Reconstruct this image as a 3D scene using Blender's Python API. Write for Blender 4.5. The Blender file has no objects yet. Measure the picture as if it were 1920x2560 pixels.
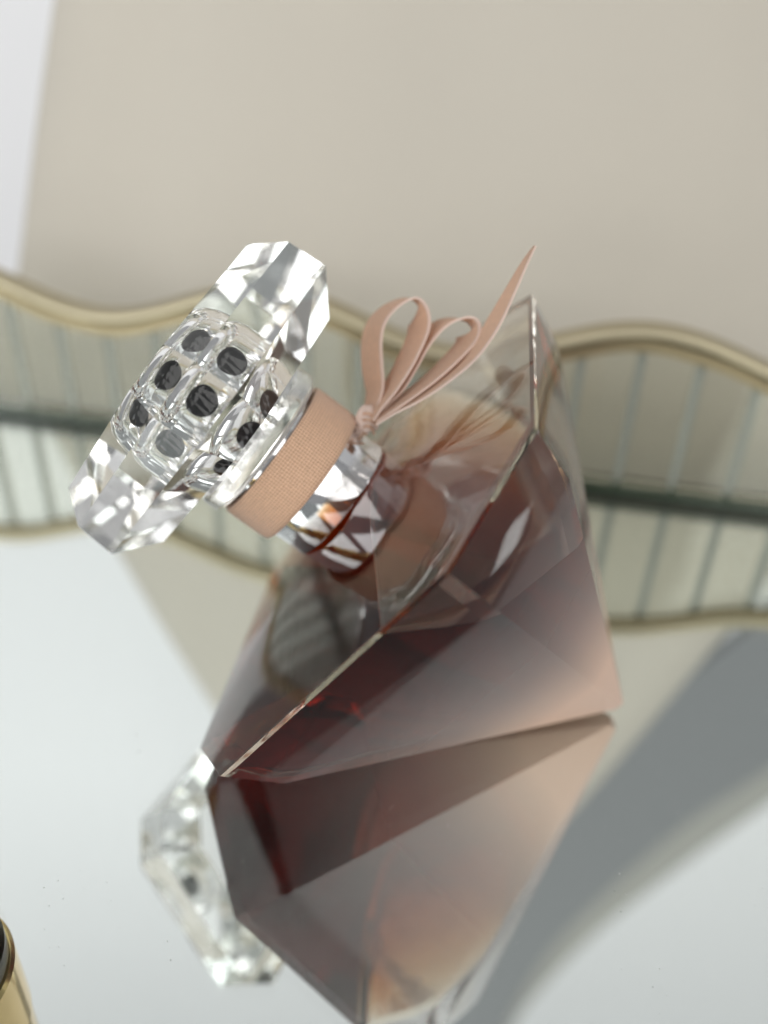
import bpy, bmesh, math, random
from mathutils import Vector, Matrix
random.seed(7)
sc = bpy.context.scene
C = sc.collection
S = 0.11                      # one layout unit in metres
Z0 = 0.0198                   # top of the tray glass in layout units (the silver image plane is z = 0)

# ------------------------------------------------------------------ camera
FPX, PITCH, ROLL = 2172.45, math.radians(32.7247), math.radians(2.3854)
cp, sp = math.cos(PITCH), math.sin(PITCH)
cr, sr = math.cos(ROLL), math.sin(ROLL)
R0, D0, F0 = Vector((1, 0, 0)), Vector((0, -sp, -cp)), Vector((0, cp, -sp))
RIGHT, DOWN = R0*cr - D0*sr, R0*sr + D0*cr
CAMP = Vector((0, 0, 1.0))
def W(p):                     # layout units -> metres, tray glass at z = 0
    return Vector((p[0], p[1], p[2]-Z0))*S
cam = bpy.data.cameras.new('camera')
cam.sensor_fit = 'VERTICAL'; cam.sensor_height = 24.0; cam.sensor_width = 18.0
cam.lens = 24.0*FPX/2560
cam.clip_start = 0.005; cam.clip_end = 50
cam.dof.use_dof = True
cam.dof.focus_distance = 1.03*S
cam.dof.aperture_fstop = 5.3
co = bpy.data.objects.new('camera', cam); C.objects.link(co)
m = Matrix.Identity(4)
for i in range(3):
    m[i][0] = RIGHT[i]; m[i][1] = -DOWN[i]; m[i][2] = -F0[i]
co.matrix_world = Matrix.Translation(W(CAMP)) @ m
sc.camera = co

# ------------------------------------------------------------------ world and lamps
w = bpy.data.worlds.new('World'); sc.world = w; w.use_nodes = True
bg = w.node_tree.nodes['Background']
bg.inputs[0].default_value = (0.90, 0.91, 0.93, 1); bg.inputs[1].default_value = 0.28
def area(name, loc, target, size, sizey, power, col=(1, 1, 1)):
    l = bpy.data.lights.new(name, 'AREA'); l.shape = 'RECTANGLE'; l.size = size; l.size_y = sizey
    l.energy = power; l.color = col
    ob = bpy.data.objects.new(name, l); C.objects.link(ob)
    ob.location = loc
    ob.rotation_euler = (Vector(target)-Vector(loc)).to_track_quat('-Z', 'Y').to_euler()
    return ob
area('window_light', (-1.9, -1.7, 1.3), (0.1, 0.9, 0.6), 3.0, 2.6, 57, (0.98, 0.99, 1.0))
area('fill_light', (1.3, -2.0, 1.4), (0.0, 0.9, 0.6), 2.4, 2.2, 31, (1.0, 0.985, 0.96))  # added fill with no visible source, evens the light from the right
area('side_window', (1.7, 0.0, 0.22), (0.0, 0.1, 0.05), 0.10, 0.5, 0.7, (0.96, 0.98, 1.0))
sc.view_settings.view_transform = 'Standard'; sc.view_settings.look = 'None'
sc.view_settings.exposure = 0.16; sc.view_settings.gamma = 1.0
cy = sc.cycles
cy.max_bounces = 32; cy.transmission_bounces = 32; cy.glossy_bounces = 24; cy.diffuse_bounces = 4
cy.transparent_max_bounces = 32; cy.volume_bounces = 0
cy.sample_clamp_indirect = 8; cy.blur_glossy = 0.3
cy.use_denoising = True
cy.caustics_reflective = True; cy.caustics_refractive = True

# ------------------------------------------------------------------ materials
def mat(name):
    mt = bpy.data.materials.new(name); mt.use_nodes = True
    return mt, mt.node_tree, mt.node_tree.nodes, mt.node_tree.links
def principled(name, col, rough=0.5, metal=0.0, **kw):
    mt, nt, n, l = mat(name)
    b = n['Principled BSDF']
    b.inputs['Base Color'].default_value = (*col, 1)
    b.inputs['Roughness'].default_value = rough
    b.inputs['Metallic'].default_value = metal
    for k, v in kw.items():
        b.inputs[k].default_value = v
    return mt
def noise_bump(mt, scale, strength, dist, coord='Object', detail=2.0):
    nt = mt.node_tree; n = nt.nodes; l = nt.links
    tc = n.new('ShaderNodeTexCoord'); no = n.new('ShaderNodeTexNoise'); bp = n.new('ShaderNodeBump')
    no.inputs['Scale'].default_value = scale; no.inputs['Detail'].default_value = detail
    bp.inputs['Strength'].default_value = strength; bp.inputs['Distance'].default_value = dist
    l.new(tc.outputs[coord], no.inputs['Vector']); l.new(no.outputs['Fac'], bp.inputs['Height'])
    return bp
def glass_mat(name, ior, col=(1, 1, 1), rough=0.0, bump=None):
    mt, nt, n, l = mat(name)
    n.remove(n['Principled BSDF'])
    g = n.new('ShaderNodeBsdfGlass'); g.inputs['IOR'].default_value = ior
    g.inputs['Color'].default_value = (*col, 1); g.inputs['Roughness'].default_value = rough
    l.new(g.outputs[0], n['Material Output'].inputs['Surface'])
    if bump:
        bp = noise_bump(mt, *bump); l.new(bp.outputs[0], g.inputs['Normal'])
    return mt

# outer glass of the bottle: clear, the lower pyramid carries a nude lacquer that fades upwards into painted grey reflection
M_glass, nt, n, l = mat('bottle_glass')
n.remove(n['Principled BSDF'])
g = n.new('ShaderNodeBsdfGlass'); g.inputs['IOR'].default_value = 1.45; g.inputs['Roughness'].default_value = 0.0
g.inputs['Color'].default_value = (0.985, 0.975, 0.965, 1)
lac = n.new('ShaderNodeBsdfPrincipled')
lac.inputs['Base Color'].default_value = (0.66, 0.45, 0.36, 1); lac.inputs['Roughness'].default_value = 0.22
lac.inputs['Coat Weight'].default_value = 0.0
tr = n.new('ShaderNodeBsdfTranslucent'); tr.inputs['Color'].default_value = (0.75, 0.50, 0.38, 1)
mxl = n.new('ShaderNodeMixShader'); mxl.inputs[0].default_value = 0.15
tc = n.new('ShaderNodeTexCoord'); sx = n.new('ShaderNodeSeparateXYZ')
mr = n.new('ShaderNodeMapRange')
mr.inputs['From Max'].default_value = 0.5*S
ramp = n.new('ShaderNodeValToRGB'); e = ramp.color_ramp.elements
e[0].position = 0.0; e[0].color = (0.92,)*3+(1,)
e[1].position = 1.0; e[1].color = (0, 0, 0, 1)
for po, va_ in ((0.24, 0.90), (0.5, 0.54), (0.842, 0.16), (0.858, 0.0)):
    q = e.new(po); q.color = (va_, va_, va_, 1)
cramp = n.new('ShaderNodeValToRGB'); e = cramp.color_ramp.elements
e[0].position = 0.24; e[0].color = (0.97, 0.69, 0.53, 1)
e[1].position = 0.80; e[1].color = (0.42, 0.40, 0.395, 1)  # grey near the girdle: reflection haze put into the colour
q = e.new(0.52); q.color = (0.58, 0.50, 0.46, 1)
l.new(mr.outputs[0], ramp.inputs[0]); l.new(mr.outputs[0], cramp.inputs[0])
l.new(cramp.outputs[0], lac.inputs['Base Color']); l.new(cramp.outputs[0], tr.inputs['Color'])
mx = n.new('ShaderNodeMixShader')
l.new(tc.outputs['Object'], sx.inputs[0]); l.new(sx.outputs['Z'], mr.inputs['Value'])
l.new(ramp.outputs[0], mx.inputs[0])
l.new(lac.outputs[0], mxl.inputs[1]); l.new(tr.outputs[0], mxl.inputs[2])
l.new(g.outputs[0], mx.inputs[1]); l.new(mxl.outputs[0], mx.inputs[2])
l.new(mx.outputs[0], n['Material Output'].inputs['Surface'])

# dry cavity wall (normals point from the air into the glass)
M_dry = glass_mat('dry_inner_wall', 1/1.45, bump=(55, 0.06, 0.002))
# liquid: wetted wall against glass, free surface against air, amber absorption
M_liq, nt, n, l = mat('amber_perfume')
n.remove(n['Principled BSDF'])
g = n.new('ShaderNodeBsdfGlass'); g.inputs['Roughness'].default_value = 0.0
fa = n.new('ShaderNodeAttribute'); fa.attribute_name = 'free_surface'
im = n.new('ShaderNodeMix'); im.inputs['A'].default_value = 1.36/1.45; im.inputs['B'].default_value = 1.36
l.new(fa.outputs['Fac'], im.inputs['Factor']); l.new(im.outputs['Result'], g.inputs['IOR'])
bp = noise_bump(M_liq, 70, 0.16, 0.002); l.new(bp.outputs[0], g.inputs['Normal'])
va = n.new('ShaderNodeVolumeAbsorption'); va.inputs['Color'].default_value = (0.80, 0.48, 0.06, 1)
va.inputs['Density'].default_value = 185
l.new(g.outputs[0], n['Material Output'].inputs['Surface']); l.new(va.outputs[0], n['Material Output'].inputs['Volume'])

M_acryl = glass_mat('clear_acrylic', 1.49, (0.99, 0.99, 0.985))
M_chrome = principled('chrome', (0.86, 0.86, 0.87), 0.05, 1.0)
M_silver = principled('silver_sleeve', (0.75, 0.74, 0.75), 0.16, 1.0)
M_black = principled('black_plastic', (0.004, 0.004, 0.0045), 0.55, **{'Specular IOR Level': 0.04})

# woven ribbon (UV in millimetres around / along the neck)
def ribbon_mat(name, weave, ca=(0.60, 0.35, 0.215, 1), cb=(0.92, 0.62, 0.43, 1)):
    mt, nt, n, l = mat(name)
    b = n['Principled BSDF']
    b.inputs['Roughness'].default_value = 0.75
    b.inputs['Sheen Weight'].default_value = 0.35; b.inputs['Sheen Roughness'].default_value = 0.4
    uv = n.new('ShaderNodeUVMap')
    sep = n.new('ShaderNodeSeparateXYZ'); l.new(uv.outputs[0], sep.inputs[0])
    def sine(a, b_, ph=0):
        ma = n.new('ShaderNodeMath'); ma.operation = 'MULTIPLY'; ma.inputs[1].default_value = a; l.new(sep.outputs['X'], ma.inputs[0])
        mb = n.new('ShaderNodeMath'); mb.operation = 'MULTIPLY_ADD'; mb.inputs[1].default_value = b_
        l.new(sep.outputs['Y'], mb.inputs[0]); l.new(ma.outputs[0], mb.inputs[2])
        s = n.new('ShaderNodeMath'); s.operation = 'SINE'; l.new(mb.outputs[0], s.inputs[0]); return s
    if weave:
        k = 2*math.pi/0.95
        s1, s2 = sine(k, k*1.05), sine(k, -k*1.05)
    else:
        k = 2*math.pi/0.4
        s1, s2 = sine(k, 0), sine(0, k*0.5)
    mu = n.new('ShaderNodeMath'); mu.operation = 'MULTIPLY'; l.new(s1.outputs[0], mu.inputs[0]); l.new(s2.outputs[0], mu.inputs[1])
    no = n.new('ShaderNodeTexNoise'); no.inputs['Scale'].default_value = 1.3; no.inputs['Detail'].default_value = 3
    l.new(uv.outputs[0], no.inputs['Vector'])
    ra = n.new('ShaderNodeMapRange'); ra.inputs['From Min'].default_value = -1; ra.inputs['From Max'].default_value = 1
    l.new(mu.outputs[0], ra.inputs['Value'])
    cm = n.new('ShaderNodeMix'); cm.data_type = 'RGBA'
    cm.inputs['A'].default_value = ca; cm.inputs['B'].default_value = cb
    l.new(ra.outputs[0], cm.inputs['Factor'])
    hs = n.new('ShaderNodeHueSaturation'); l.new(cm.outputs['Result'], hs.inputs['Color'])
    vm = n.new('ShaderNodeMapRange'); vm.inputs['To Min'].default_value = 0.86; vm.inputs['To Max'].default_value = 1.12
    l.new(no.outputs['Fac'], vm.inputs['Value']); l.new(vm.outputs[0], hs.inputs['Value'])
    l.new(hs.outputs[0], b.inputs['Base Color'])
    bu = n.new('ShaderNodeBump'); bu.inputs['Strength'].default_value = 0.8; bu.inputs['Distance'].default_value = 0.00012
    l.new(mu.outputs[0], bu.inputs['Height']); l.new(bu.outputs[0], b.inputs['Normal'])
    return mt, b
M_band, _ = ribbon_mat('woven_ribbon', True)
M_bow, bb = ribbon_mat('satin_ribbon', False, (0.87, 0.555, 0.36, 1), (0.98, 0.715, 0.52, 1))
nt = M_bow.node_tree; n = nt.nodes; l = nt.links
sv = n.new('ShaderNodeSeparateXYZ'); uvn = n.new('ShaderNodeUVMap'); l.new(uvn.outputs[0], sv.inputs[0])
lt_ = n.new('ShaderNodeMath'); lt_.operation = 'LESS_THAN'; lt_.inputs[1].default_value = 0.45; l.new(sv.outputs['Y'], lt_.inputs[0])
old = bb.inputs['Base Color'].links[0].from_socket
mm = n.new('ShaderNodeMix'); mm.data_type = 'RGBA'; mm.inputs['B'].default_value = (0.98, 0.80, 0.70, 1)  # paler border: edge highlight put into the ribbon colour
l.new(lt_.outputs[0], mm.inputs['Factor']); l.new(old, mm.inputs['A'])
trb = n.new('ShaderNodeBsdfTranslucent'); l.new(mm.outputs['Result'], trb.inputs['Color'])
l.new(mm.outputs['Result'], bb.inputs['Base Color'])
mxb = n.new('ShaderNodeMixShader'); mxb.inputs[0].default_value = 0.35
l.new(bb.outputs[0], mxb.inputs[1]); l.new(trb.outputs[0], mxb.inputs[2]); l.new(mxb.outputs[0], n['Material Output'].inputs['Surface'])

M_mirror = principled('silvering', (0.90, 0.91, 0.905), 0.0, 1.0)
M_pane = glass_mat('tray_glass', 1.5, (0.985, 0.995, 0.99))
M_came = principled("came_green", (0.26, 0.28, 0.24), 0.5)
M_gold = principled('brushed_gold', (0.52, 0.46, 0.32), 0.5, 1.0)
M_goldcap = principled('polished_gold', (0.86, 0.64, 0.30), 0.12, 1.0)
M_green = principled('green_glass_edge', (0.035, 0.055, 0.03), 0.25)
M_strip = glass_mat('ribbed_glass', 1.45, (0.88, 0.885, 0.845), 0.03, bump=(14, 0.3, 0.002))
M_wall = principled('white_wall', (0.93, 0.93, 0.93), 0.9)
M_shade = principled('beige_linen', (0.56, 0.52, 0.445), 0.9)
_b = M_shade.node_tree.nodes['Principled BSDF']; _n = M_shade.node_tree.nodes; _l = M_shade.node_tree.links
_tc = _n.new('ShaderNodeTexCoord'); _no = _n.new('ShaderNodeTexNoise'); _no.inputs['Scale'].default_value = 9; _no.inputs['Detail'].default_value = 6
_mx = _n.new('ShaderNodeMix'); _mx.data_type = 'RGBA'
_mx.inputs['A'].default_value = (0.52, 0.485, 0.42, 1); _mx.inputs['B'].default_value = (0.60, 0.555, 0.47, 1)
_l.new(_tc.outputs['Object'], _no.inputs['Vector']); _l.new(_no.outputs['Fac'], _mx.inputs['Factor']); _l.new(_mx.outputs['Result'], _b.inputs['Base Color'])
M_wall_shadow = principled('wall_shadow_standin', (0.24, 0.247, 0.25), 0.8)
M_dark = principled('dark_grey_metal', (0.10, 0.105, 0.10), 0.3, 0.8)

# ------------------------------------------------------------------ helpers
def link(name, me, mt, parent=None, smooth=False):
    ob = bpy.data.objects.new(name, me); C.objects.link(ob)
    for x in (mt if isinstance(mt, (list, tuple)) else [mt]):
        me.materials.append(x)
    if parent is not None: ob.parent = parent
    if smooth:
        for p in me.polygons: p.use_smooth = True
    return ob
def bm_obj(name, bm, mt, parent=None, smooth=False):
    bmesh.ops.recalc_face_normals(bm, faces=bm.faces)
    me = bpy.data.meshes.new(name); bm.to_mesh(me); bm.free()
    return link(name, me, mt, parent, smooth)
def tag(o, label, cat, group=None, kind=None):
    if label: o['label'] = label
    if cat: o['category'] = cat
    if group: o['group'] = group
    if kind: o['kind'] = kind
    return o
def empty(name, loc=(0, 0, 0), mat3=None):
    o = bpy.data.objects.new(name, None); o.empty_display_size = 0.02; C.objects.link(o)
    mw = Matrix.Translation(loc)
    if mat3 is not None: mw = mw @ mat3.to_4x4()
    o.matrix_world = mw
    return o
def rings(layers, closed_bottom=True, closed_top=True):
    """layers: list of rings (lists of Vectors of equal length); returns bmesh"""
    bm = bmesh.new(); rv = []
    for r in layers: rv.append([bm.verts.new(p) for p in r])
    k = len(layers[0])
    for a, b in zip(rv[:-1], rv[1:]):
        for i in range(k):
            bm.faces.new((a[i], a[(i+1) % k], b[(i+1) % k], b[i]))
    if closed_bottom: bm.faces.new(list(reversed(rv[0])))
    if closed_top: bm.faces.new(rv[-1])
    return bm
def circ(R, h, k=96):
    return [Vector((R*math.cos(2*math.pi*i/k), R*math.sin(2*math.pi*i/k), h))*S for i in range(k)]
def lathe(prof, k=96, **kw):
    return rings([circ(R, h, k) for R, h in prof], **kw)
def bevel(bm, width, seg=3, minang=8):
    es = [e for e in bm.edges if len(e.link_faces) == 2 and e.calc_face_angle() > math.radians(minang)]
    bmesh.ops.bevel(bm, geom=es, offset=width, offset_type='OFFSET', segments=seg, profile=0.5, affect='EDGES', clamp_overlap=True)
def box_bm(x0, x1, y0, y1, z0, z1):
    bm = bmesh.new(); bmesh.ops.create_cube(bm, size=1)
    for v in bm.verts:
        v.co = Vector(((x0+x1)/2+v.co.x*(x1-x0), (y0+y1)/2+v.co.y*(y1-y0), (z0+z1)/2+v.co.z*(z1-z0)))
    return bm

# ------------------------------------------------------------------ setting: wall
# white wall that runs over into the ceiling in a soft cove
bm = bmesh.new(); prof_ = [(10, -6), (10, 0), (10, 6), (10, 11)]
prof_ += [(5+5*math.cos(a), 11+5*math.sin(a)) for a in (math.radians(15*i) for i in range(1, 7))]
prof_ += [(2, 16), (-0.5, 16), (-3, 16)]
rows_ = [[bm.verts.new(W((x, y, z))) for x in (-8.5, 2, 14, 30)] for y, z in prof_]
for a, b in zip(rows_[:-1], rows_[1:]):
    for i in range(3): bm.faces.new((a[i], a[i+1], b[i+1], b[i]))
for f_ in bm.faces: f_.smooth = True
tag(bm_obj('wall', bm, M_wall), None, None, kind='structure')

# ------------------------------------------------------------------ beige lampshade behind the tray
sx0, sy0, flat = 0.215, 2.419, 0.30
def shade_r(z): return 1.350-0.3045*z-0.0287*z*z+1.0*max(0.0, 0.19-z)
shade = empty('lampshade', W((sx0, sy0, Z0)))
zs = [-0.6+i*0.1 for i in range(30)]
def shade_ring(z, off=0.0, k=180):
    r = shade_r(z)+off; out = []
    for i in range(k):
        a = 2*math.pi*i/k
        q = r*(1+0.016*math.sin(9*a+0.9)+0.006*math.sin(17*a+1.3*z)+0.004*math.sin(4*z+3*a))
        out.append(Vector((q*math.cos(a), flat*q*math.sin(a), z-Z0))*S)
    return out
def shell(zlist, o0, o1, k=180):
    bm = rings([shade_ring(z, o0) for z in zlist]+[shade_ring(z, o1) for z in reversed(zlist)], False, False)
    bm.verts.ensure_lookup_table(); nv = len(bm.verts)
    for i in range(k):
        bm.faces.new((bm.verts[i], bm.verts[(i+1) % k], bm.verts[nv-k+(i+1) % k], bm.verts[nv-k+i]))
    return bm
bm_obj('fabric_shade', shell(zs, 0.0, -0.03), M_shade, shade, True)
for z in (zs[0], zs[-1]):
    bm_obj('trim', shell([z-0.04, z, z+0.04], 0.012, 0.003), M_shade, shade, True)
tag(shade, 'large plain beige tapered shade out of focus behind the tray', 'lampshade')

# grey board added where the wall lies in shadow, seen only in the mirror, right of the shade
def standin_poly(pts, y0, y1):
    bm = bmesh.new()
    a = [bm.verts.new(W((p[0], y0, p[1]))) for p in pts]; b = [bm.verts.new(W((p[0], y1, p[1]))) for p in pts]
    q = len(pts)
    bm.faces.new(a); bm.faces.new(list(reversed(b)))
    for i in range(q): bm.faces.new((a[i], b[i], b[(i+1) % q], a[(i+1) % q]))
    return bm
def curve2(pts, sub=6):
    v = [Vector((a, b, 0)) for a, b in pts]; out = []
    for i in range(len(v)-1):
        p0, p1, p2, p3 = v[max(i-1, 0)], v[i], v[i+1], v[min(i+2, len(v)-1)]
        for q in range(sub):
            t = q/sub
            out.append(0.5*((2*p1)+(p2-p0)*t+(2*p0-5*p1+4*p2-p3)*t*t+(3*p1-p0-3*p2+p3)*t**3))
    out.append(v[-1]); return [(p.x, p.y) for p in out]
DARK = curve2([(5.6, 2.6), (4.49, 4.09), (3.69, 5.31), (3.12, 6.1), (2.64, 7.03), (2.15, 8.15), (1.88, 9.21), (1.76, 10.07), (1.67, 11.39)])
OLIVE = curve2([(5.95, 3.1), (4.73, 4.76), (3.89, 6.05), (3.32, 6.98), (2.62, 8.27), (2.04, 9.8), (1.86, 10.74), (1.70, 11.8)])
INNER = curve2([(5.0, 1.4), (3.83, 2.67), (3.14, 3.54), (2.2, 4.97), (1.17, 7.13), (0.41, 9.09), (-0.03, 10.5)])
standin = empty('wall_shadow_standin', W((5.2, 5.6, 2.0)))
bo = bm_obj('panel', standin_poly(DARK+list(reversed(INNER)), 5.62, 5.74), M_wall_shadow)
ed = bm_obj('edge_strip', standin_poly(OLIVE+list(reversed(DARK)), 5.78, 5.95), principled('olive_edge', (0.38, 0.375, 0.34), 0.7))
for o_ in (bo, ed):
    o_.parent = standin; o_.matrix_parent_inverse = standin.matrix_world.inverted()
tag(standin, 'dark grey curved board with an olive edge, added for wall in shadow, seen only mirrored at lower right', 'standin')

# ------------------------------------------------------------------ mirror tray with ribbed glass wall and gold rim
A = Vector((-0.95328, 1.90934, Z0)); dw = Vector((0.98433, -0.17633, 0)); nw = Vector((0.17633, 0.98433, 0))
tray = empty('mirror_tray', W((0, 1.0, Z0)))
def child(ob, par):
    ob.parent = par; ob.matrix_parent_inverse = par.matrix_world.inverted(); return ob
def slab(name, s0, s1, t0, t1, z0, z1, mt, par, bev=0):
    bm = bmesh.new(); bmesh.ops.create_cube(bm, size=1)
    for v in bm.verts:
        p = A + dw*((s0+s1)/2+v.co.x*(s1-s0)) + nw*((t0+t1)/2+v.co.y*(t1-t0))
        p.z = (z0+z1)/2+v.co.z*(z1-z0)
        v.co = W(p)
    if bev: bevel(bm, bev*S, 2)
    return child(bm_obj(name, bm, mt), par)
TG = 0.031
slab('mirror_glass', -1.6, 3.4, -3.2, 0.06, Z0-TG, Z0, M_pane, tray)
slab('silver_backing', -1.6, 3.4, -3.2, 0.06, Z0-TG-0.02, Z0-TG-0.0006, M_mirror, tray)
slab('bottom_rail', -1.6, 3.4, -0.008, 0.05, Z0+0.0006, Z0+0.015, M_green, tray)
def rimz(s): return 0.338+0.047*math.cos(2*math.pi*(s-0.70)/0.80)
# ribbed glass strips, one by one
pw, gap = 0.1175, 0.018
ns = 0
s = -0.74
while s < 2.6:
    k = 7; bm = bmesh.new()
    th = 0.022
    f0, f1 = [], []
    outline = [(s, Z0+0.0155), (s+pw-gap, Z0+0.0155)]
    for i in range(k+1):
        q = s+(pw-gap)*(1-i/k); outline.append((q, rimz(q)-0.012))
    for (q, z) in outline:
        p = A+dw*q+nw*0.012; f0.append(bm.verts.new(W((p.x, p.y, z))))
        p = A+dw*q+nw*(0.012+th); f1.append(bm.verts.new(W((p.x, p.y, z))))
    bm.faces.new(f0); bm.faces.new(list(reversed(f1)))
    kk2 = len(outline)
    for i in range(kk2): bm.faces.new((f0[i], f1[i], f1[(i+1) % kk2], f0[(i+1) % kk2]))
    child(bm_obj('glass_strip', bm, M_strip), tray)
    # slim came between the strips
    slab('lead_came', s+pw-gap+0.0008, s+pw-0.0008, 0.014, 0.032, Z0+0.0155, rimz(s+pw)-0.014, M_came, tray)
    s += pw
# gold rim: swept tube with flattened front
bm = bmesh.new(); prev = None
kseg = 14
for i in range(0, 221):
    q = -0.7+3.35*i/220
    p = A+dw*q+nw*0.022; z = rimz(q)
    dz = (rimz(q+0.01)-rimz(q-0.01))/0.02
    T = (dw+Vector((0, 0, dz))).normalized(); U = nw; V_ = T.cross(U)
    ring = []
    for j in range(kseg):
        a = 2*math.pi*j/kseg
        ring.append(bm.verts.new(W(Vector((p.x, p.y, z))+U*(0.030*math.cos(a))+V_*(0.0165*math.sin(a)))))
    if prev:
        for j in range(kseg): bm.faces.new((prev[j], prev[(j+1) % kseg], ring[(j+1) % kseg], ring[j]))
    prev = ring
child(bm_obj('gold_rim', bm, M_gold, None, True), tray)
bm = bmesh.new(); prev = None  # added dark strip: the reflection under the gold rim, put into colour
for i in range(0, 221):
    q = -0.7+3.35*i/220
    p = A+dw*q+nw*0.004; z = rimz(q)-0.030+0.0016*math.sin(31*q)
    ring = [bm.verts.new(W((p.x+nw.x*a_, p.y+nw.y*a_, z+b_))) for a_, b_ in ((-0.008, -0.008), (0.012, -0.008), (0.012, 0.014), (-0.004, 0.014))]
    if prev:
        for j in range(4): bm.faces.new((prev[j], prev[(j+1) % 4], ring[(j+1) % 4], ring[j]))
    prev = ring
child(bm_obj('rim_dark_reflection', bm, principled('painted_dark_gold', (0.30, 0.25, 0.15), 0.5, 1.0)), tray)
tag(tray, 'mirror tray with a ribbed glass side and wavy gold rim', 'tray')

# ------------------------------------------------------------------ gold tube at the lower left
tube = empty('cosmetic_tube', W((-0.523, 0.565, Z0)))
def lt(name, prof, mt, par, smooth=True, k=96):
    o = bm_obj(name, lathe(prof, k), mt, par, smooth)
    return o
def add_autosmooth(o, ang=35):
    me = o.data
    import math as _m
    bm = bmesh.new(); bm.from_mesh(me)
    for e in bm.edges:
        if len(e.link_faces) == 2 and e.calc_face_angle() > _m.radians(ang): e.smooth = False
    bm.to_mesh(me); bm.free(); return o
add_autosmooth(lt('base_ring', [(0.086, 0.001), (0.09, 0.006), (0.09, 0.030), (0.087, 0.034)], M_dark, tube))
add_autosmooth(lt('barrel', [(0.092, 0.0345), (0.096, 0.039), (0.096, 0.150), (0.092, 0.155)], M_goldcap, tube))
add_autosmooth(lt('cap', [(0.089, 0.1555), (0.093, 0.160), (0.091, 0.47), (0.08, 0.49)], M_goldcap, tube))
tag(tube, 'gold cosmetic tube with a dark base ring at the lower left edge', 'cosmetic tube')

# ------------------------------------------------------------------ perfume bottle
U3 = Vector((-0.40685496, -0.80721944, -0.42762813)); V3 = Vector((0.43519843, -0.58286602, 0.68619934)); W3 = Vector((-0.80316335, 0.09308051, 0.58844256))
APEX = Vector((0.38334, 0.99230, 0.02126))
bottle = empty('perfume_bottle', W(APEX), Matrix((U3, V3, W3)).transposed())
TS = math.degrees(0.45038157)
def octa(R, h, ts=TS, a0=0.0):
    """square ring with cut corners; R = corner radius"""
    out = []
    for q in range(4):
        for a in (-ts, 0.0):
            r = math.radians(a0+a+90*q)
            out.append(Vector((R*math.cos(r), R*math.sin(r), h))*S)
    return out
# outer glass
bm = rings([octa(0.012, 0.006), octa(0.36993, 0.42949), octa(0.40198, 0.50605), octa(0.100, 0.5525)])
bevel(bm, 0.007*S, 4)
glass_body = bm_obj('glass_body', bm, M_glass, bottle)
add_autosmooth(glass_body, 30)
for p in glass_body.data.polygons: p.use_smooth = True
# cavity: rounded inner volume, split at the liquid level
def cavity():
    bm = rings([octa(0.036, 0.100, 30, 2.1), octa(0.349, 0.450, 30, 2.1), octa(0.383, 0.4990, 30, 2.1), octa(0.090, 0.5410, 30, 2.1), octa(0.060, 0.5460, 30, 2.1)])
    bevel(bm, 0.010*S, 5)
    bmesh.ops.recalc_face_normals(bm, faces=bm.faces)
    return bm
LEVEL = 0.400
def cut(bm, above):
    no = Vector((U3.z, V3.z, W3.z)); co_ = no*((LEVEL-APEX.z)*S)
    geom = bm.verts[:]+bm.edges[:]+bm.faces[:]
    return bmesh.ops.bisect_plane(bm, geom=geom, dist=1e-7, plane_co=co_, plane_no=no, clear_outer=not above, clear_inner=above)
bm = cavity(); lay = bm.faces.layers.float.new('free_surface'); r = cut(bm, False)
es = [e for e in bm.edges if len(e.link_faces) == 1]
top = bmesh.ops.contextual_create(bm, geom=es)['faces'][0]
bmesh.ops.recalc_face_normals(bm, faces=bm.faces)
top[lay] = 1.0
up_l = Vector((U3.z, V3.z, W3.z))
loop_ = [v_ for v_ in top.verts]; nrm_ = top.normal.copy()
cen_ = sum((v_.co for v_ in loop_), Vector())/len(loop_)
bm.faces.remove(top)
d_in, d_dn, prev_ = 0.0, 0.0, loop_
base_ = [v_.co.copy() for v_ in loop_]
for th_, dz_ in ((0.004, 0.0042), (0.005, 0.0022), (0.006, 0.0009)):      # concave meniscus against the wall
    d_in += th_; d_dn += dz_
    ring_ = [bm.verts.new(c_+(cen_-c_).normalized()*d_in*S-up_l*d_dn*S) for c_ in base_]
    for q in range(len(ring_)):
        f_ = bm.faces.new((prev_[q], prev_[(q+1) % len(ring_)], ring_[(q+1) % len(ring_)], ring_[q])); f_[lay] = 1.0
    prev_ = ring_
f_ = bm.faces.new(prev_); f_[lay] = 1.0
bmesh.ops.recalc_face_normals(bm, faces=bm.faces)
me = bpy.data.meshes.new('liquid'); bm.to_mesh(me); bm.free()
liquid = link('liquid', me, M_liq, bottle)
for p in liquid.data.polygons: p.use_smooth = len(p.vertices) < 9
add_autosmooth(liquid, 35)
bm = cavity(); cut(bm, True)
for f_ in bm.faces: f_.normal_update()
me = bpy.data.meshes.new('air_pocket'); bm.to_mesh(me); bm.free()
air = link('air_pocket', me, M_dry, bottle, True); add_autosmooth(air, 30)
# dip tube through the liquid
# chrome collar
add_autosmooth(bm_obj('chrome_collar', lathe([(0.086, 0.5535), (0.0935, 0.5545), (0.0945, 0.557), (0.0945, 0.606), (0.09, 0.610), (0.084, 0.6775)]), M_chrome, bottle, True))
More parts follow.
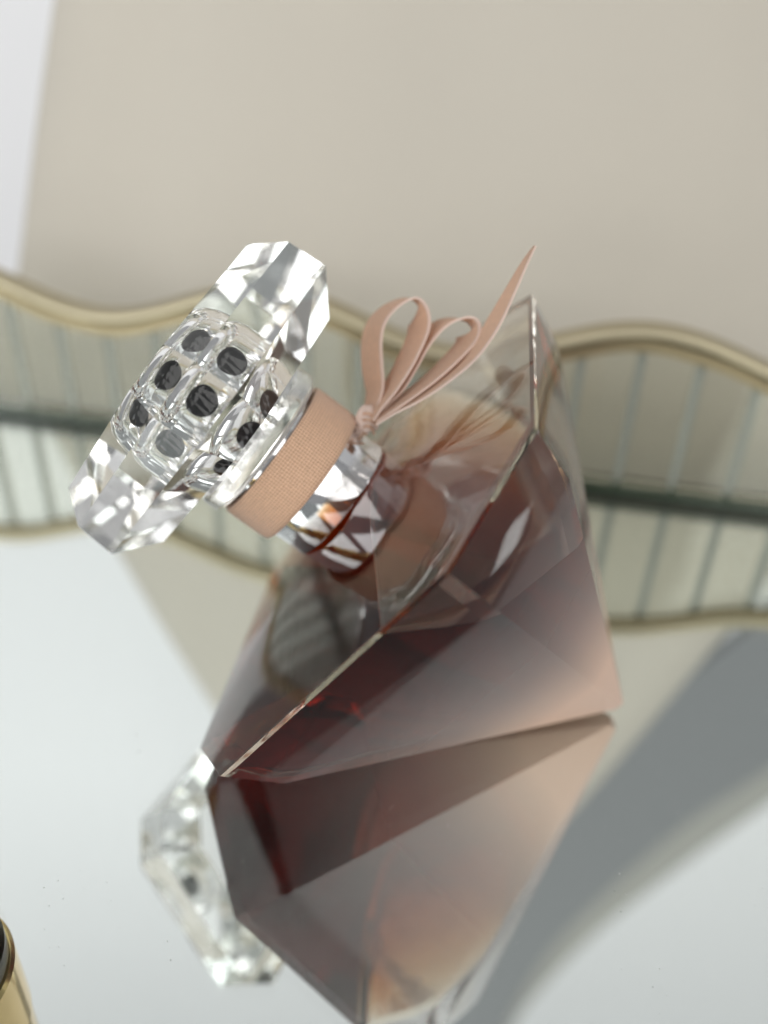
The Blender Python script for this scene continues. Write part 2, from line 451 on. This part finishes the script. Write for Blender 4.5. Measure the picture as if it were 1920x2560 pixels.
# woven ribbon band with UVs in millimetres
def band(name, prof, mt, parent, k=128):
    bm = bmesh.new(); uvl = bm.loops.layers.uv.new('UVMap')
    rr = [[bm.verts.new(p) for p in circ(R, h, k)] for R, h in prof]
    for li in range(len(prof)-1):
        for i in range(k):
            j = (i+1) % k
            f_ = bm.faces.new((rr[li][i], rr[li][j], rr[li+1][j], rr[li+1][i]))
            us = (i, i+1, i+1, i); ls = (li, li, li+1, li+1)
            for lp, uu, lv in zip(f_.loops, us, ls):
                lp[uvl].uv = (uu/k*2*math.pi*0.105*S*1000, prof[lv][1]*S*1000)
    return bm_obj(name, bm, mt, parent, True)
pr_ = [(0.098, 0.6085), (0.1035, 0.6075), (0.1055, 0.610), (0.106, 0.618), (0.106, 0.64), (0.1058, 0.664), (0.1055, 0.672), (0.104, 0.676), (0.098, 0.6755)]
band('ribbon_band', pr_, M_band, bottle)

# acrylic cap
CA, CT = 60.826, 18.567
def cring(R, h): return octa(R, h, CT, CA+CT/2)
bm = rings([cring(0.188, 0.7195), cring(0.2394, 0.7645), cring(0.2335, 0.8204), cring(0.199, 0.859)])
bevel(bm, 0.0022*S, 2)
cap = bm_obj('cap', bm, M_acryl, bottle)
M_well = glass_mat('acrylic_well', 1/1.49)
add_autosmooth(lt('collar', [(0.094, 0.679), (0.104, 0.681), (0.113, 0.688), (0.113, 0.708), (0.108, 0.716), (0.10, 0.7185)], M_acryl, cap))
well = lt('inner_well', [(0.050, 0.7225), (0.058, 0.7245), (0.060, 0.732), (0.060, 0.790), (0.056, 0.806), (0.044, 0.818), (0.022, 0.823)], M_well, cap)
add_autosmooth(well, 50)
add_autosmooth(lt('sleeve', [(0.034, 0.7235), (0.038, 0.725), (0.038, 0.752), (0.034, 0.756)], M_silver, cap))
sb = lt('spray_button', [(0.002+0.029*math.sin(math.pi*i/12), 0.784-0.025*math.cos(math.pi*i/12)) for i in range(13)], M_black, cap)

# ------------------------------------------------------------------ bow
def pix(x, y, Z):
    """image point of the photograph at camera depth Z, in layout units"""
    xi, yi = (x-960)/FPX, (y-1280)/FPX
    return CAMP + (F0 + RIGHT*xi + DOWN*yi)*Z
inv = bottle.matrix_world.inverted()
def smooth_path(pts, sub=8):
    out = []
    for i in range(len(pts)-1):
        p0 = pts[max(i-1, 0)]; p1 = pts[i]; p2 = pts[i+1]; p3 = pts[min(i+2, len(pts)-1)]
        for j in range(sub):
            t = j/sub
            out.append(0.5*((2*p1)+(p2-p0)*t+(2*p0-5*p1+4*p2-p3)*t*t+(3*p1-p0-3*p2+p3)*t**3))
    out.append(pts[-1]); return out
def crop(X, Y): return (820+0.3255*X, 600+0.3255*Y)
def ribbon(name, front, parent, widths=None, lat=-0.028, dep=0.044, up=0.0, th=0.0011):
    pts = smooth_path([pix(*crop(x, y), z) for x, y, z in front])
    nP = len(pts); bm = bmesh.new(); uvl = bm.loops.layers.uv.new('UVMap')
    rows = []; acc = 0.0; accs = []
    for i, p in enumerate(pts):
        t = (pts[min(i+1, nP-1)]-pts[max(i-1, 0)]).normalized()
        wv = RIGHT*lat + F0*dep + DOWN*up
        fw = 1.0
        if widths:
            x = i/(nP-1)*(len(widths)-1); a = int(x); b = min(a+1, len(widths)-1); fw = widths[a]+(widths[b]-widths[a])*(x-a)
        wv = (wv - t*wv.dot(t)).normalized()*math.hypot(lat, dep)*fw
        nn = t.cross(wv).normalized()*th
        if i: acc += (p-pts[i-1]).length
        accs.append(acc)
        row = []
        K = 6
        for j in range(K+1):
            q = p+wv*(j/K)
            edge = 1.25 if j in (0, K) else 1.0
            row.append((q+nn*edge, q-nn*edge))
        rows.append(row)
    vs = [[(bm.verts.new(inv @ W(a)), bm.verts.new(inv @ W(b))) for a, b in row] for row in rows]
    K = 6; wmm = math.hypot(lat, dep)*S*1000
    def face(vv, uvs):
        f_ = bm.faces.new(vv)
        for lp, u_ in zip(f_.loops, uvs): lp[uvl].uv = u_
    for i in range(nP-1):
        u0, u1 = accs[i]*S*1000, accs[i+1]*S*1000
        for j in range(K):
            v0, v1 = j/K*wmm, (j+1)/K*wmm
            face((vs[i][j][0], vs[i+1][j][0], vs[i+1][j+1][0], vs[i][j+1][0]), ((u0, v0), (u1, v0), (u1, v1), (u0, v1)))
            face((vs[i][j+1][1], vs[i+1][j+1][1], vs[i+1][j][1], vs[i][j][1]), ((u0, v1), (u1, v1), (u1, v0), (u0, v0)))
        face((vs[i][0][1], vs[i+1][0][1], vs[i+1][0][0], vs[i][0][0]), ((u0, 0), (u1, 0), (u1, .1), (u0, .1)))
        face((vs[i][K][0], vs[i+1][K][0], vs[i+1][K][1], vs[i][K][1]), ((u0, wmm), (u1, wmm), (u1, wmm-.1), (u0, wmm-.1)))
    return add_autosmooth(bm_obj(name, bm, M_bow, parent, True), 40)
ZK = 1.185
bow_parts = []
# knot: a small core with ribbon wraps pulled over it
def knot_bm():
    bm = bmesh.new()
    for (x, y, z, rx, ry, rz_) in ((305, 1375, ZK-.004, .0165, .019, .014), (262, 1440, ZK+.004, .011, .012, .011)):
        q = bmesh.ops.create_icosphere(bm, subdivisions=3, radius=1.0)
        for v in q['verts']:
            c = v.co.copy(); c *= 1+0.10*math.sin(9*c.x+5*c.y+x)+0.05*math.sin(17*c.y+3*c.z)
            p = RIGHT*(c.x*rx)+DOWN*(c.y*ry)+F0*(c.z*rz_)
            v.co = inv @ (W(pix(*crop(x, y), z))+p*S)
    return bm
bow = bm_obj('bow', knot_bm(), M_bow, bottle, True)
for pts_ in ([(238, 1352, ZK+.004), (270, 1322, ZK-.014), (318, 1316, ZK-.020), (360, 1345, ZK-.014), (378, 1392, ZK+.004)],
             [(236, 1395, ZK+.006), (268, 1370, ZK-.016), (318, 1362, ZK-.024), (362, 1392, ZK-.016), (374, 1438, ZK+.004)],
             [(246, 1438, ZK+.006), (272, 1420, ZK-.012), (312, 1412, ZK-.018), (344, 1438, ZK-.010), (352, 1478, ZK+.006)]):
    ribbon('knot_wrap', pts_, bow, widths=[.3, .34, .36, .34, .3], lat=0.004, dep=0.012, up=0.046, th=0.0016)
ribbon('frayed_end', [(290, 1440, ZK-.006), (262, 1465, ZK-.010), (236, 1492, ZK-.006), (222, 1530, ZK)], bow, widths=[.5, .45, .4, .25], lat=0.010, dep=0.02, up=0.01)
L1 = [(350, 1370), (385, 1270), (425, 1130), (418, 950), (412, 780), (440, 640), (520, 530), (630, 455), (705, 450), (765, 520), (785, 630), (755, 750), (660, 950), (540, 1140), (420, 1290), (350, 1390)]
L2 = [(370, 1385), (470, 1260), (580, 1150), (680, 990), (770, 830), (870, 700), (970, 625), (1080, 592), (1150, 615), (1172, 690), (1130, 790), (1000, 930), (850, 1065), (650, 1215), (480, 1330), (380, 1400)]
T1 = [(370, 1420), (520, 1330), (700, 1240), (900, 1110), (1100, 950), (1230, 800), (1340, 620), (1440, 400), (1530, 190), (1597, 45)]
def prof(L, za, zb): return [(x, y, za+(zb-za)*i/(len(L)-1)) for i, (x, y) in enumerate(L)]
ribbon('loop', prof(L1, ZK-.01, ZK-.03), bow, widths=[.5, .8, 1, 1, 1, 1, 1, 1, 1, .9, .5])
ribbon('loop', prof(L2, ZK-.012, ZK-.04), bow, widths=[.5, .8, 1, 1, 1, 1, 1, 1, 1, .9, .5])
ribbon('tail', prof(T1, ZK-.045, ZK-.075), bow, widths=[.5, .7, .85, .9, .9, .9, .85, .6, .35, .06], lat=-0.022, dep=0.042)
tag(bottle, 'faceted amber perfume bottle lying on the mirror, clear octagonal cap and peach bow', 'perfume bottle')

# ------------------------------------------------------------------ dust on the mirror
rd = random.Random(3)
bm = bmesh.new()
for i in range(230):
    x, y = rd.uniform(-0.75, 0.75), rd.uniform(0.45, 1.6)
    r = rd.uniform(0.0004, 0.0009)*(2.0 if rd.random() < 0.06 else 1.0)
    c = W((x, y, Z0+r*0.5)); k = 5; a0_ = rd.random()*6
    top = bm.verts.new(c+Vector((0, 0, r*0.5*S)))
    ring = [bm.verts.new(c+Vector((math.cos(a0_+2*math.pi*q/k)*r*rd.uniform(.6, 1.4), math.sin(a0_+2*math.pi*q/k)*r*rd.uniform(.6, 1.4), -0.45*r))*S) for q in range(k)]
    for q in range(k): bm.faces.new((top, ring[q], ring[(q+1) % k]))
    bm.faces.new(list(reversed(ring)))
tag(bm_obj('dust', bm, principled('dust_grey', (0.55, 0.55, 0.54), 0.9)), 'fine grey dust specks scattered over the mirror', 'dust', kind='stuff')
